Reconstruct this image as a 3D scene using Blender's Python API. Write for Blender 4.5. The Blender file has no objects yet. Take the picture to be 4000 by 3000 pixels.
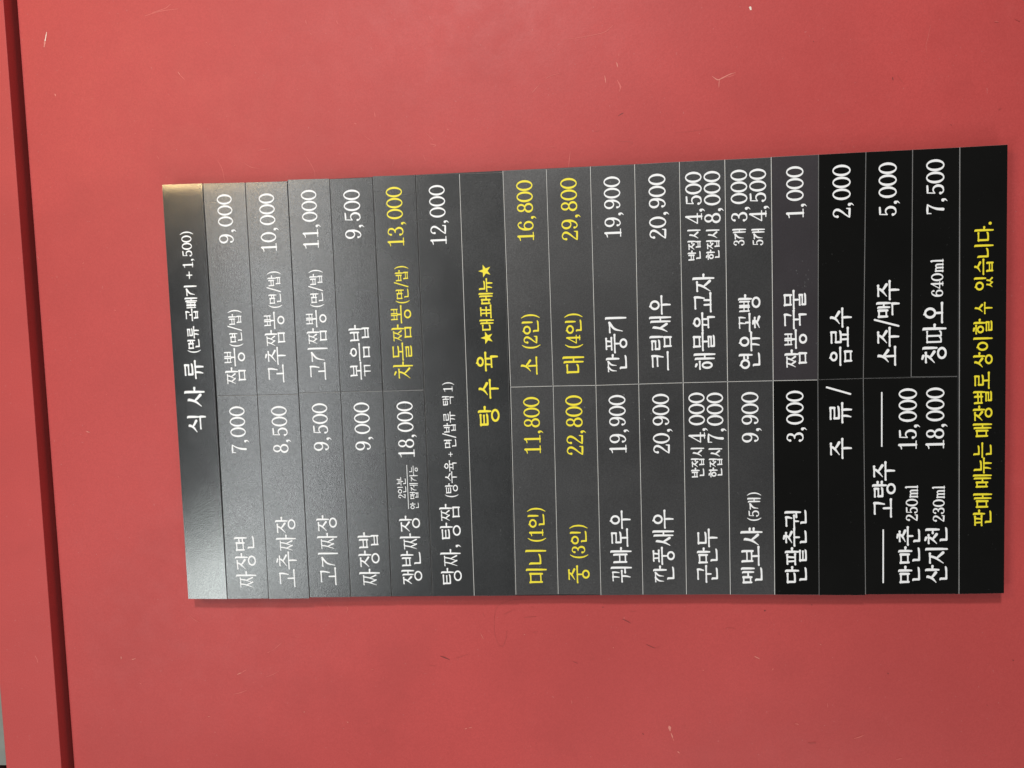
import bpy, math, random
from mathutils import Matrix, Vector, geometry

random.seed(7)
S = bpy.context.scene
COL = S.collection

# ------------------------------------------------------------------ camera
cam_d = bpy.data.cameras.new('camera')
cam = bpy.data.objects.new('camera', cam_d)
COL.objects.link(cam)
S.camera = cam
cam_d.sensor_fit = 'HORIZONTAL'
cam_d.sensor_width = 36.0
cam_d.lens = 3083.0 / 4000.0 * 36.0
cam_d.clip_start = 0.02
cam_d.clip_end = 100.0
# the phone was held on its side: the picture's right is the real downward direction
RX = Vector((-0.03273366, 0.07641997, -0.99653826))
UX = Vector((0.99695996, 0.07303345, -0.02714691))
BX = Vector((0.07070606, -0.99439736, -0.0785783))
m = Matrix((RX, UX, BX)).transposed().to_4x4()
m.translation = Vector((0.08264166, -1.10148815, 1.47291017))
cam.matrix_world = m

# ------------------------------------------------------------------ world and lamps
w = bpy.data.worlds.new('World')
S.world = w
w.use_nodes = True
bg = w.node_tree.nodes['Background']
bg.inputs['Color'].default_value = (0.95, 0.98, 1.0, 1)
bg.inputs['Strength'].default_value = WORLD_STRENGTH = 0.07


def lamp(name, loc, target, sx, sy, power, color, spread=180):
    d = bpy.data.lights.new(name, 'AREA')
    d.shape = 'RECTANGLE'
    d.size, d.size_y = sx, sy
    d.energy = power
    d.color = color
    d.spread = math.radians(spread)
    o = bpy.data.objects.new(name, d)
    COL.objects.link(o)
    o.location = loc
    o.rotation_euler = (Vector(target) - Vector(loc)).to_track_quat('-Z', 'Z').to_euler()
    return o


lamp('warm_spot_lamp', (1.02, -2.0, 3.12), (0.1, 0, 1.6), 0.16, 0.34, 13, (1.0, 0.68, 0.32))
lamp('left_ceiling_lamp', (-1.06, -2.0, 3.10), (-0.1, 0, 1.6), 0.55, 0.5, 11, (0.93, 1.0, 0.97))
lamp('wide_window_light', (0.1, -2.1, 2.68), (0.0, 0, 1.4), 2.4, 0.40, 25, (0.95, 0.985, 1.0))
lamp('right_lamp', (2.2, -2.6, 1.85), (0.1, 0, 1.25), 0.3, 0.3, 92, (1.0, 0.985, 0.965))
lamp('low_left_fill', (-2.2, -1.9, 0.75), (0.2, 0, 1.1), 1.3, 0.9, 22, (1.0, 0.99, 0.97))  # added unseen fill: lifts the lower wall and casts the board's soft side shadow

S.view_settings.view_transform = 'Standard'
S.view_settings.look = 'None'
S.view_settings.exposure = -0.27
S.view_settings.gamma = 1.0
S.view_settings.use_curve_mapping = False

# ------------------------------------------------------------------ materials
def new_mat(name):
    mt = bpy.data.materials.new(name)
    mt.use_nodes = True
    nt = mt.node_tree
    return mt, nt, nt.nodes['Principled BSDF']


def noise(nt, scale, detail=3, rough=0.55, vec=None):
    n = nt.nodes.new('ShaderNodeTexNoise')
    n.inputs['Scale'].default_value = scale
    n.inputs['Detail'].default_value = detail
    n.inputs['Roughness'].default_value = rough
    if vec is None:
        g = nt.nodes.get('geo') or nt.nodes.new('ShaderNodeNewGeometry')
        g.name = 'geo'
        vec = g.outputs['Position']
    nt.links.new(vec, n.inputs['Vector'])
    return n


def ramp(nt, src, stops):
    r = nt.nodes.new('ShaderNodeValToRGB')
    e = r.color_ramp.elements
    while len(e) < len(stops):
        e.new(0.5)
    for k, (p, c) in enumerate(stops):
        e[k].position = p
        e[k].color = c if len(c) == 4 else (*c, 1)
    nt.links.new(src, r.inputs['Fac'])
    return r


def mixc(nt, fac, a, b, mode='MIX'):
    x = nt.nodes.new('ShaderNodeMix')
    x.data_type = 'RGBA'
    x.blend_type = mode
    for sock, v in ((0, fac), (6, a), (7, b)):
        if hasattr(v, 'is_linked') or hasattr(v, 'links'):
            nt.links.new(v, x.inputs[sock])
        else:
            x.inputs[sock].default_value = v if sock == 0 else (*v, 1)
    return x.outputs[2]


def mapr(nt, src, a, b, c, d):
    r = nt.nodes.new('ShaderNodeMapRange')
    for k, v in enumerate((a, b, c, d)):
        r.inputs[k + 1].default_value = v
    nt.links.new(src, r.inputs[0])
    return r.outputs[0]


def bump(nt, src, strength, dist, p):
    b = nt.nodes.new('ShaderNodeBump')
    b.inputs['Strength'].default_value = strength
    b.inputs['Distance'].default_value = dist
    nt.links.new(src, b.inputs['Height'])
    nt.links.new(b.outputs['Normal'], p.inputs['Normal'])


def red_paint(name, base):
    mt, nt, p = new_mat(name)
    big = noise(nt, 2.6, 4, 0.6)
    fine = noise(nt, 520, 2, 0.7)
    mid = noise(nt, 34, 5, 0.65)
    lo = tuple(c * 0.90 for c in base)
    hi = tuple(min(1, c * 1.10) for c in base)
    c = ramp(nt, big.outputs['Fac'], [(0.3, lo), (0.7, hi)]).outputs[0]
    c = mixc(nt, mapr(nt, mid.outputs['Fac'], 0.60, 0.80, 0.0, 0.22), c, (base[0] * 1.1, base[1] * 1.6, base[2] * 1.6))
    c = mixc(nt, mapr(nt, fine.outputs['Fac'], 0.30, 0.70, 0.0, 0.38), c, (base[0] * 0.70, base[1] * 0.6, base[2] * 0.6))
    sp = noise(nt, 260, 1, 0.5)
    c = mixc(nt, mapr(nt, sp.outputs['Fac'], 0.75, 0.80, 0.0, 0.35), c, (base[0] * 1.15, base[1] * 2.6, base[2] * 2.6))
    nt.links.new(c, p.inputs['Base Color'])
    nt.links.new(mapr(nt, mid.outputs['Fac'], 0.3, 0.7, 0.46, 0.56), p.inputs['Roughness'])
    p.inputs['Specular IOR Level'].default_value = 0.3
    slow = noise(nt, 7, 2, 0.5)
    sm = nt.nodes.new('ShaderNodeMath')
    sm.operation = 'MULTIPLY_ADD'
    nt.links.new(slow.outputs['Fac'], sm.inputs[0])
    sm.inputs[1].default_value = 1.6
    nt.links.new(noise(nt, 170, 3, 0.6).outputs['Fac'], sm.inputs[2])
    bump(nt, sm.outputs[0], 0.16, 0.001, p)
    # slightly darker cloudy stains
    st = noise(nt, 5.5, 5, 0.62)
    c2 = mixc(nt, mapr(nt, st.outputs['Fac'], 0.56, 0.72, 0.0, 0.30), c, tuple(x * 0.74 for x in base))
    nt.links.new(c2, p.inputs['Base Color'])
    return mt


def plain(name, col, rough=0.5, var=0.1, scale=60):
    mt, nt, p = new_mat(name)
    n = noise(nt, scale, 3)
    c = ramp(nt, n.outputs['Fac'], [(0.3, tuple(x * (1 - var) for x in col)), (0.7, tuple(min(1, x * (1 + var)) for x in col))])
    nt.links.new(c.outputs[0], p.inputs['Base Color'])
    p.inputs['Roughness'].default_value = rough
    return mt


def strip_mat(name, col, rough, grain, spec=0.5, dust=0.0):
    """printed black film: satin or gloss laminate with a fine grain"""
    mt, nt, p = new_mat(name)
    big = noise(nt, 9, 4, 0.6)
    fine = noise(nt, 560, 2, 0.7)
    c = ramp(nt, big.outputs['Fac'], [(0.3, tuple(x * 0.9 for x in col)), (0.7, tuple(x * 1.12 for x in col))]).outputs[0]
    if dust:
        d1 = noise(nt, 330, 2, 0.5)
        d2 = noise(nt, 16, 3, 0.6)
        mm = nt.nodes.new('ShaderNodeMath')
        mm.operation = 'MULTIPLY'
        nt.links.new(mapr(nt, d1.outputs['Fac'], 0.70, 0.76, 0, 1), mm.inputs[0])
        nt.links.new(mapr(nt, d2.outputs['Fac'], 0.5, 0.7, 0, dust), mm.inputs[1])
        c = mixc(nt, mm.outputs[0], c, (0.30, 0.31, 0.31))
    nt.links.new(c, p.inputs['Base Color'])
    nt.links.new(mapr(nt, big.outputs['Fac'], 0.3, 0.7, rough - 0.03, rough + 0.03), p.inputs['Roughness'])
    gr = noise(nt, 620, 1, 0.5)
    nt.links.new(mapr(nt, gr.outputs['Fac'], 0.3, 0.7, spec * (1 - 0.7 * grain), spec * (1 + 0.7 * grain)), p.inputs['Specular IOR Level'])
    if grain:
        bump(nt, fine.outputs['Fac'], grain, 0.0006, p)
    return mt


RED = (0.475, 0.066, 0.063)
M_WALL = red_paint('red_wall_paint', RED)
M_BEAM = red_paint('red_beam_paint', RED)
M_CHIP = plain('bare_plaster_chip', (0.80, 0.72, 0.62), 0.7)
M_LIGHT = plain('scraped_paint', (0.62, 0.21, 0.17), 0.7)
M_FAINT = plain('scuffed_paint', (0.56, 0.115, 0.10), 0.65)
M_DARK = plain('dark_hair_mark', (0.15, 0.028, 0.026), 0.6)
M_DFAINT = plain('faint_hair_mark', (0.40, 0.055, 0.05), 0.6)
WALLMATS = [M_WALL, M_CHIP, M_LIGHT, M_FAINT, M_DARK, M_DFAINT]
M_GREY = plain('grey_green_panel', (0.19, 0.20, 0.18), 0.5)
M_TRIM = plain('dark_grey_trim', (0.05, 0.055, 0.05), 0.5)
M_BASE = plain('black_backing_board', (0.010, 0.010, 0.011), 0.5)
M_SATIN = strip_mat('satin_black_print', (0.020, 0.021, 0.022), 0.27, 0.24, 1.0, 0.3)
M_SATIN2 = strip_mat('worn_satin_black_print', (0.022, 0.022, 0.023), 0.40, 0.25, 1.0, 0.8)
M_HEAD = strip_mat('shiny_satin_black_print', (0.018, 0.019, 0.020), 0.19, 0.18, 1.0, 0.3)
M_MATT = strip_mat('matt_purplish_black_print', (0.028, 0.024, 0.028), 0.45, 0.15, 0.5, 0.5)
M_GLOSS = strip_mat('gloss_black_print', (0.0055, 0.0055, 0.0052), 0.12, 0.03, 0.35, 0.12)
M_CORE = plain('white_board_core', (0.72, 0.72, 0.70), 0.6)
M_CORE2 = plain('grey_board_core', (0.26, 0.26, 0.26), 0.6)
M_WHITE = plain('white_lettering', (0.84, 0.85, 0.86), 0.45, 0.02)
M_YELLOW = plain('yellow_lettering', (0.82, 0.70, 0.035), 0.45, 0.03)

# ------------------------------------------------------------------ helpers
def mesh_obj(name, verts, faces, mats, parent=None, midx=None, smooth=False):
    me = bpy.data.meshes.new(name)
    me.from_pydata([tuple(v) for v in verts], [], faces)
    for mt in mats:
        me.materials.append(mt)
    if midx:
        for p, k in zip(me.polygons, midx):
            p.material_index = k
    me.validate()
    me.update()
    o = bpy.data.objects.new(name, me)
    COL.objects.link(o)
    if parent is not None:
        o.parent = parent
    return o


def tag(o, label=None, cat=None, group=None, kind=None):
    for k, v in (('label', label), ('category', cat), ('group', group), ('kind', kind)):
        if v:
            o[k] = v
    return o


def box_vf(x0, x1, y0, y1, z0, z1):
    v = [(x, y, z) for x in (x0, x1) for y in (y0, y1) for z in (z0, z1)]
    f = [(0, 1, 3, 2), (4, 6, 7, 5), (0, 4, 5, 1), (2, 3, 7, 6), (0, 2, 6, 4), (1, 5, 7, 3)]
    return v, f


def bevel_box(name, x0, x1, y0, y1, z0, z1, b, mats, parent=None):
    v, f = box_vf(x0, x1, y0, y1, z0, z1)
    o = mesh_obj(name, v, f, mats, parent)
    md = o.modifiers.new('bevel', 'BEVEL')
    md.width = b
    md.segments = 3
    return o


def catmull(pts, ws, n=6, closed=False):
    P, W = [], []
    N = len(pts)
    segs = N if closed else N - 1
    for i in range(segs):
        if closed:
            a, b, c, d = pts[i - 1], pts[i], pts[(i + 1) % N], pts[(i + 2) % N]
        else:
            b, c = pts[i], pts[i + 1]
            a = pts[i - 1] if i else (2 * b[0] - c[0], 2 * b[1] - c[1])
            d = pts[i + 2] if i + 2 < N else (2 * c[0] - b[0], 2 * c[1] - b[1])
        w0, w1 = ws[i], ws[(i + 1) % N]
        for k in range(n):
            t = k / n
            P.append(tuple(0.5 * (2 * b[j] + (c[j] - a[j]) * t + (2 * a[j] - 5 * b[j] + 4 * c[j] - d[j]) * t * t
                                  + (3 * b[j] - a[j] - 3 * c[j] + d[j]) * t ** 3) for j in (0, 1)))
            s = t * t * (3 - 2 * t)
            W.append(w0 + (w1 - w0) * s)
    if not closed:
        P.append(tuple(pts[-1]))
        W.append(ws[-1])
    return P, W


def ribbon(P, W, closed=False):
    """quads along a path of changing width; round ends"""
    n = len(P)
    L, R = [], []
    for i in range(n):
        if closed:
            a, b = P[i - 1], P[(i + 1) % n]
        else:
            a, b = P[max(i - 1, 0)], P[min(i + 1, n - 1)]
        dx, dy = b[0] - a[0], b[1] - a[1]
        l = math.hypot(dx, dy) or 1e-9
        nx, ny = -dy / l * W[i] / 2, dx / l * W[i] / 2
        L.append((P[i][0] + nx, P[i][1] + ny))
        R.append((P[i][0] - nx, P[i][1] - ny))
    polys = []
    for i in range(n if closed else n - 1):
        j = (i + 1) % n
        polys.append([R[i], R[j], L[j], L[i]])
    if not closed:
        for k in (0, n - 1):
            r = W[k] / 2
            polys.append([(P[k][0] + r * math.cos(a), P[k][1] + r * math.sin(a))
                          for a in (math.tau * q / 10 + 0.1 for q in range(10))])
    return polys


def union_faces(polys):
    """overlapping polygons -> one clean triangulated sheet (in mm while it is worked out)"""
    vs, fs, conv = [], [], []
    for p in polys:
        p = [(c[0] * 1000, c[1] * 1000) for c in p]
        tris = [p] if len(p) != 4 else [(p[0], p[1], p[2]), (p[0], p[2], p[3])]
        for q in tris:
            ar = sum(q[k - 1][0] * q[k][1] - q[k][0] * q[k - 1][1] for k in range(len(q)))
            if abs(ar) < 1e-5:
                continue
            if ar < 0:
                q = q[::-1]
            b = len(vs)
            vs += [Vector(c) for c in q]
            fs.append(list(range(b, b + len(q))))
            xs, zs = [c[0] for c in q], [c[1] for c in q]
            conv.append((min(xs), max(xs), min(zs), max(zs), q))
    r = geometry.delaunay_2d_cdt(vs, [], fs, 0, 1e-4, False)
    V = r[0]

    def inside(x, z):
        for x0, x1, z0, z1, q in conv:
            if x0 <= x <= x1 and z0 <= z <= z1:
                c = False
                n = len(q)
                for k in range(n):
                    (ax, az), (bx, bz) = q[k - 1], q[k]
                    if (az > z) != (bz > z) and x < (bx - ax) * (z - az) / (bz - az) + ax:
                        c = not c
                if c:
                    return True
        return False
    tri = [f for f in r[2] if inside(sum(V[i][0] for i in f) / 3, sum(V[i][1] for i in f) / 3)]
    return [Vector((c[0] / 1000, c[1] / 1000)) for c in V], tri


def union_glyphs(glyphs):
    """each character is united on its own; neighbours sit a hair apart in depth"""
    V, F, D = [], [], []
    for k, g in enumerate(glyphs):
        vs, ts = union_faces(g)
        b = len(V)
        V += vs
        D += [0.000006 * (k % 2)] * len(vs)
        F += [tuple(b + i for i in t) for t in ts]
    return V, F, D


# ------------------------------------------------------------------ lettering: brush-serif hangul and numerals, drawn as strokes
# a stroke = (points in the em square, widths in em, closed)
WV, WH = 0.088, 0.068


def sH(x0, x1, y, k=1.0):
    d = x1 - x0
    return ([(x0, y - .006), (x0 + .12 * d, y + .002), (x0 + .5 * d, y), (x0 + .85 * d, y + .006), (x1, y + .004)],
            [WH * k * q for q in (1.05, .88, .8, .95, 1.25)], False)


def sV(x, y1, y0, k=1.0, head=True):
    h = y1 - y0
    if head:
        return ([(x - .062, y1 - .002), (x - .020, y1 - .026), (x, y1 - .085), (x, y0 + .35 * h), (x - .004, y0)],
                [WV * k * q for q in (.38, .85, 1.05, .98, .72)], False)
    return ([(x - .006, y1), (x, y1 - .25 * h), (x, y0)], [WV * k * q for q in (.95, .92, .85)], False)


def sD(p, q, bend, ws, k=1.0):
    mx, my = (p[0] + q[0]) / 2, (p[1] + q[1]) / 2
    dx, dy = q[0] - p[0], q[1] - p[1]
    return ([p, (mx - dy * bend, my + dx * bend), q], [WV * k * a for a in ws], False)


def sRing(cx, cy, rx, ry, k=1.0, nub=True):
    pts, ws = [], []
    for i in range(12):
        a = math.tau * i / 12
        pts.append((cx + rx * math.cos(a), cy + ry * math.sin(a)))
        ws.append(k * (WH * .95 + (WV * .98 - WH * .95) * abs(math.cos(a))))
    out = [(pts, ws, True)]
    if nub:
        out.append(([(cx - .075, cy + ry + .050), (cx - .005, cy + ry + .004)], [WH * k * .8, WH * k * 1.0], False))
    return out


def jamo(c, b, ctx, k=1.0):
    """consonant c in box b = (x0, x1, y0, y1); ctx R / T / F = beside a vowel, above a vowel, below"""
    x0, x1, y0, y1 = b
    w, h = x1 - x0, y1 - y0
    X = lambda t: x0 + w * t
    Y = lambda t: y0 + h * t
    if c in 'ㄲㄸㅃㅆㅉ':
        s = {'ㄲ': 'ㄱ', 'ㄸ': 'ㄷ', 'ㅃ': 'ㅂ', 'ㅆ': 'ㅅ', 'ㅉ': 'ㅈ'}[c]
        g = .05 if c in 'ㅃㄸ' else -.02
        if c == 'ㄲ':
            g = .03
        return jamo(s, (x0, X(.5 - g), y0, y1), ctx, k * .86) + jamo(s, (X(.5 + g), x1, y0, y1), ctx, k * .86)
    if c == 'ㄱ':
        if ctx == 'R':
            return [sH(x0, X(.90), Y(.93), k), sD((X(.92), Y(.95)), (X(.10), Y(.0)), -.16, (1.1, .95, .35), k)]
        if ctx == 'T':
            return [sH(x0, X(.95), Y(.93), k), ([(X(.95), Y(.96)), (X(.955), Y(.6)), (X(.86), Y(.0))], [WV * k * q for q in (1.1, .98, .6)], False)]
        return [sH(x0, X(.93), Y(.95), k), ([(X(.93), Y(.98)), (X(.94), Y(.5)), (X(.93), Y(-.05))], [WV * k * q for q in (1.1, 1, .75)], False)]
    if c == 'ㅋ':
        return jamo('ㄱ', b, ctx, k) + [sH(X(.05), X(.88), Y(.5), k * .95)]
    if c == 'ㄴ':
        return [([(X(-.02), Y(1)), (X(.05), Y(.88)), (X(.06), Y(.5)), (X(.06), Y(.06))], [WV * k * q for q in (.6, 1.05, .95, .95)], False),
                ([(X(.06), Y(.06)), (X(.5), Y(.05)), (X(.88), Y(.10)), (X(1.0), Y(.17))], [WH * k * q for q in (1.15, .95, 1.1, .8)], False)]
    if c in 'ㄷㅌ':
        r = [sH(x0 - .01, X(.96), Y(.95), k), ([(X(.06), Y(.95)), (X(.06), Y(.06))], [WV * k * .98, WV * k * .9], False),
             ([(X(.06), Y(.05)), (X(.55), Y(.04)), (X(.9), Y(.08)), (X(1.02), Y(.14))], [WH * k * q for q in (1.1, .95, 1.1, .8)], False)]
        if c == 'ㅌ':
            r.append(sH(X(.06), X(.90), Y(.5), k * .9))
        return r
    if c == 'ㄹ':
        return [sH(X(.02), X(.92), Y(.95), k), ([(X(.92), Y(.97)), (X(.92), Y(.52))], [WV * k * 1.0, WV * k * .85], False),
                sH(X(.07), X(.92), Y(.52), k * .9), ([(X(.07), Y(.53)), (X(.07), Y(.05))], [WV * k * .95, WV * k * .9], False),
                ([(X(.07), Y(.04)), (X(.55), Y(.03)), (X(.9), Y(.07)), (X(1.02), Y(.13))], [WH * k * q for q in (1.1, .95, 1.1, .8)], False)]
    if c == 'ㅁ':
        return [([(X(.0), Y(1.0)), (X(.06), Y(.9)), (X(.07), Y(-.04))], [WV * k * q for q in (.7, 1, .85)], False),
                sH(X(.05), X(.93), Y(.93), k), ([(X(.93), Y(.97)), (X(.93), Y(-.06))], [WV * k * 1.1, WV * k * .9], False),
                sH(X(.07), X(.93), Y(.06), k * .92)]
    if c == 'ㅂ':
        return [([(X(.0), Y(1.04)), (X(.06), Y(.93)), (X(.07), Y(-.02))], [WV * k * q for q in (.7, 1, .85)], False),
                ([(X(.86), Y(1.04)), (X(.92), Y(.93)), (X(.93), Y(-.05))], [WV * k * q for q in (.7, 1.02, .9)], False),
                sH(X(.07), X(.93), Y(.54), k * .85), sH(X(.07), X(.93), Y(.06), k * .92)]
    if c == 'ㅅ':
        top = .56 if ctx != 'R' else .60
        return [([(X(top - .10), Y(1.0)), (X(top - .02), Y(.90)), (X(.40), Y(.42)), (X(.0), Y(.0))], [WV * k * q for q in (.5, 1.1, .92, .34)], False),
                ([(X(.44), Y(.55)), (X(.68), Y(.30)), (X(1.0), Y(.03))], [WV * k * q for q in (.55, .95, 1.15)], False)]
    if c == 'ㅈ':
        return [sH(X(.03), X(.92), Y(.93), k), ([(X(.66), Y(.92)), (X(.50), Y(.55)), (X(.0), Y(.0))], [WV * k * q for q in (.95, .92, .34)], False),
                ([(X(.46), Y(.50)), (X(.70), Y(.27)), (X(1.0), Y(.02))], [WV * k * q for q in (.55, .92, 1.12)], False)]
    if c == 'ㅊ':
        return [([(X(.36), Y(1.06)), (X(.64), Y(.97))], [WH * k * 1.0, WH * k * 1.35], False)] + jamo('ㅈ', (x0, x1, y0, Y(.80)), ctx, k)
    if c == 'ㅇ':
        return sRing(X(.5), Y(.48), w * .43, h * .44, k, ctx != 'F')
    if c == 'ㅍ':
        return [sH(X(.02), X(.98), Y(.93), k), ([(X(.27), Y(.92)), (X(.31), Y(.1))], [WV * k * .8, WV * k * .75], False),
                ([(X(.75), Y(.92)), (X(.69), Y(.1))], [WV * k * .9, WV * k * .75], False), sH(X(-.04), X(1.04), Y(.06), k)]
    if c == 'ㅎ':
        return [([(X(.36), Y(1.03)), (X(.64), Y(.97))], [WH * k * 1.0, WH * k * 1.3], False), sH(X(.02), X(.98), Y(.76), k * .95)] + \
            sRing(X(.5), Y(.29), w * .34, h * .30, k * .95, False)
    raise KeyError(c)


LEAD = 'ㄱㄲㄴㄷㄸㄹㅁㅂㅃㅅㅆㅇㅈㅉㅊㅋㅌㅍㅎ'
VOW = 'ㅏㅐㅑㅒㅓㅔㅕㅖㅗㅘㅙㅚㅛㅜㅝㅞㅟㅠㅡㅢㅣ'
TAIL = ['', 'ㄱ', 'ㄲ', 'ㄳ', 'ㄴ', 'ㄵ', 'ㄶ', 'ㄷ', 'ㄹ', 'ㄺ', 'ㄻ', 'ㄼ', 'ㄽ', 'ㄾ', 'ㄿ', 'ㅀ', 'ㅁ', 'ㅂ', 'ㅄ', 'ㅅ', 'ㅆ', 'ㅇ', 'ㅈ', 'ㅊ', 'ㅋ', 'ㅌ', 'ㅍ', 'ㅎ']


def syllable(ch):
    n = ord(ch) - 0xAC00
    c, v, t = LEAD[n // 588], VOW[n % 588 // 28], TAIL[n % 28]
    dbl = c in 'ㄲㄸㅃㅆㅉ'
    out = []
    dot = lambda x, y, l: ([(x + .02, y), (x + l * .55, y + .006), (x + l, y + .002)], [WH * .8, WH * 1.0, WH * 1.3], False)
    arm = lambda x, xe, y: ([(x, y - .004), ((x + xe) / 2, y), (xe, y)], [WH * 1.15, WH * .9, WH * .85], False)
    k0 = .86 if dbl else 1.0
    if v in 'ㅏㅑㅓㅕㅣㅐㅔ':
        wide = v in 'ㅐㅔ'
        ix1 = {'ㅏ': .60, 'ㅑ': .60, 'ㅣ': .62, 'ㅓ': .56, 'ㅕ': .56, 'ㅐ': .48, 'ㅔ': .42}[v] + (.02 if dbl else 0)
        vx = .75 if v in 'ㅏㅑ' else .82
        if t:
            yb, y0v, y1v = .50, .38, 1.0
            ib = (.06, ix1, yb, .93)
        else:
            yb, y0v, y1v = .16, -.01, 1.0
            ib = (.05, ix1, yb, .84)
        if c == 'ㅇ':
            ib = (.06, min(ix1, .58), ib[2] + (.0 if t else .06), ib[3] - (.0 if t else .04))
        if c in 'ㅎㅊ':
            ib = (ib[0], ib[1], ib[2] - .02, ib[3] + .06)
        if c in 'ㄴㅁㅂㄷㅌㄹ':
            ib = (ib[0] + .03, ib[1], ib[2] + (.03 if t else .07), ib[3] - .02)
        out += jamo(c, ib, 'R', k0)
        ym = (y0v + y1v) / 2 - .02
        if v == 'ㅣ':
            out.append(sV(vx, y1v, y0v))
        elif v == 'ㅏ':
            out += [sV(vx, y1v, y0v), dot(vx, ym, .20)]
        elif v == 'ㅑ':
            out += [sV(vx, y1v, y0v), dot(vx, ym + .09, .19), dot(vx, ym - .10, .20)]
        elif v == 'ㅓ':
            out += [sV(vx, y1v, y0v), arm(vx - .20, vx, ym)]
        elif v == 'ㅕ':
            out += [sV(vx, y1v, y0v), arm(vx - .20, vx, ym + .09), arm(vx - .20, vx, ym - .09)]
        elif v == 'ㅐ':
            out += [sV(.63, y1v - .05, y0v + .03, .92), sV(.86, y1v, y0v, .98), ([(.64, ym), (.86, ym)], [WH * .85, WH * .85], False)]
        elif v == 'ㅔ':
            out += [sV(.68, y1v - .05, y0v + .03, .92), sV(.88, y1v, y0v, .98), arm(.46, .68, ym)]
        if t:
            fb = {'ㅇ': (.25, .84, -.04, .35), 'ㄴ': (.22, .90, .0, .31), 'ㄱ': (.22, .86, .0, .29)}.get(t, (.24, .83, .0, .31))
            out += jamo(t, fb, 'F', .84 if t in 'ㅆㄲ' else .95)
        return out
    if v == 'ㅝ':
        if t:
            out += jamo(c, (.08, .58, .68, .95), 'T', k0)
            out += [sH(.0, .66, .56, .95), ([(.34, .55), (.33, .36)], [WV * .85, WV * .6], False), arm(.56, .84, .46), sV(.84, 1.0, .27), ]
            out += jamo(t, (.22, .92, .0, .24), 'F', .95)
        else:
            out += jamo(c, (.06, .58, .60, .93), 'T', k0)
            out += [sH(-.01, .66, .46, .95), ([(.34, .45), (.33, .25), (.28, .05)], [WV * .9, WV * .85, WV * .45], False), arm(.54, .84, .30), sV(.84, 1.0, -.01)]
        return out
    if t:
        ib = (.20, .80, .68, .98)
        if c == 'ㅇ':
            ib = (.26, .74, .66, .96)
        if c in 'ㅊㅎ':
            ib = (.20, .80, .66, 1.02)
        yh = .47
        fb = {'ㅇ': (.27, .75, -.04, .31), 'ㄴ': (.20, .84, .0, .27)}.get(t, (.20, .80, .0, .29))
        if v in 'ㅜㅠ':
            ib = (ib[0], ib[1], ib[2] + .02, ib[3] + .02)
            yh = .56
        elif v == 'ㅡ':
            yh = .50
        out += jamo(c, ib, 'T', k0 * .95)
        out.append(sH(.02, .98, yh))
        if v in 'ㅗㅛ':
            for x in ((.5,) if v == 'ㅗ' else (.36, .62)):
                out.append(([(x, ib[2] - .03), (x, yh)], [WV * .85, WV * .85], False))
        elif v == 'ㅜ':
            out.append(([(.5, yh), (.5, .33)], [WV * .9, WV * .7], False))
        elif v == 'ㅠ':
            out += [([(.36, yh), (.34, .34)], [WV * .85, WV * .6], False), ([(.66, yh), (.66, .34)], [WV * .9, WV * .7], False)]
        out += jamo(t, fb, 'F', .84 if t in 'ㅆㄲ' else .95)
        return out
    if v in 'ㅗㅛㅡ':
        ib = (.18, .82, .46, .93)
        yh = .15
        if c in 'ㅊㅎ':
            ib = (.18, .82, .42, .98)
        if c == 'ㅋ' or v == 'ㅡ':
            ib = (.18, .82, .38, .92)
        if c == 'ㅇ':
            ib = (.24, .76, .44, .94)
        out += jamo(c, ib, 'T', k0)
        out.append(sH(.0, 1.0, yh))
        if v == 'ㅗ':
            out.append(([(.49, ib[2] + (.02 if c not in 'ㅅㅈㅊ' else .10)), (.5, yh)], [WV * .85, WV * .9], False))
        elif v == 'ㅛ':
            out += [([(.37, ib[2] - .01), (.38, yh)], [WV * .8, WV * .85], False), ([(.63, ib[2] - .01), (.62, yh)], [WV * .85, WV * .85], False)]
        return out
    ib = (.18, .82, .54, .95)
    if c in 'ㅊㅎ':
        ib = (.18, .82, .52, 1.0)
    if c == 'ㅇ':
        ib = (.25, .75, .52, .96)
    out += jamo(c, ib, 'T', k0)
    out.append(sH(.0, 1.0, .40))
    if v == 'ㅜ':
        out.append(([(.51, .40), (.52, .2), (.51, .0)], [WV * .95, WV * .95, WV * .7], False))
    elif v == 'ㅠ':
        out += [([(.35, .40), (.34, .2), (.29, .02)], [WV * .9, WV * .85, WV * .5], False), ([(.66, .40), (.67, .2), (.66, .0)], [WV * .95, WV * .95, WV * .7], False)]
    return out


T, t_ = .122, .056


def oval(cx, cy, rx, ry, a=T, b=t_):
    pts, ws = [], []
    for i in range(14):
        q = math.tau * i / 14
        pts.append((cx + rx * math.cos(q), cy + ry * math.sin(q)))
        ws.append(b + (a - b) * abs(math.cos(q)) ** 1.4)
    return (pts, ws, True)


def ball(x, y, r):
    return ([(x - .001, y), (x + .001, y)], [2 * r, 2 * r], False)


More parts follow.
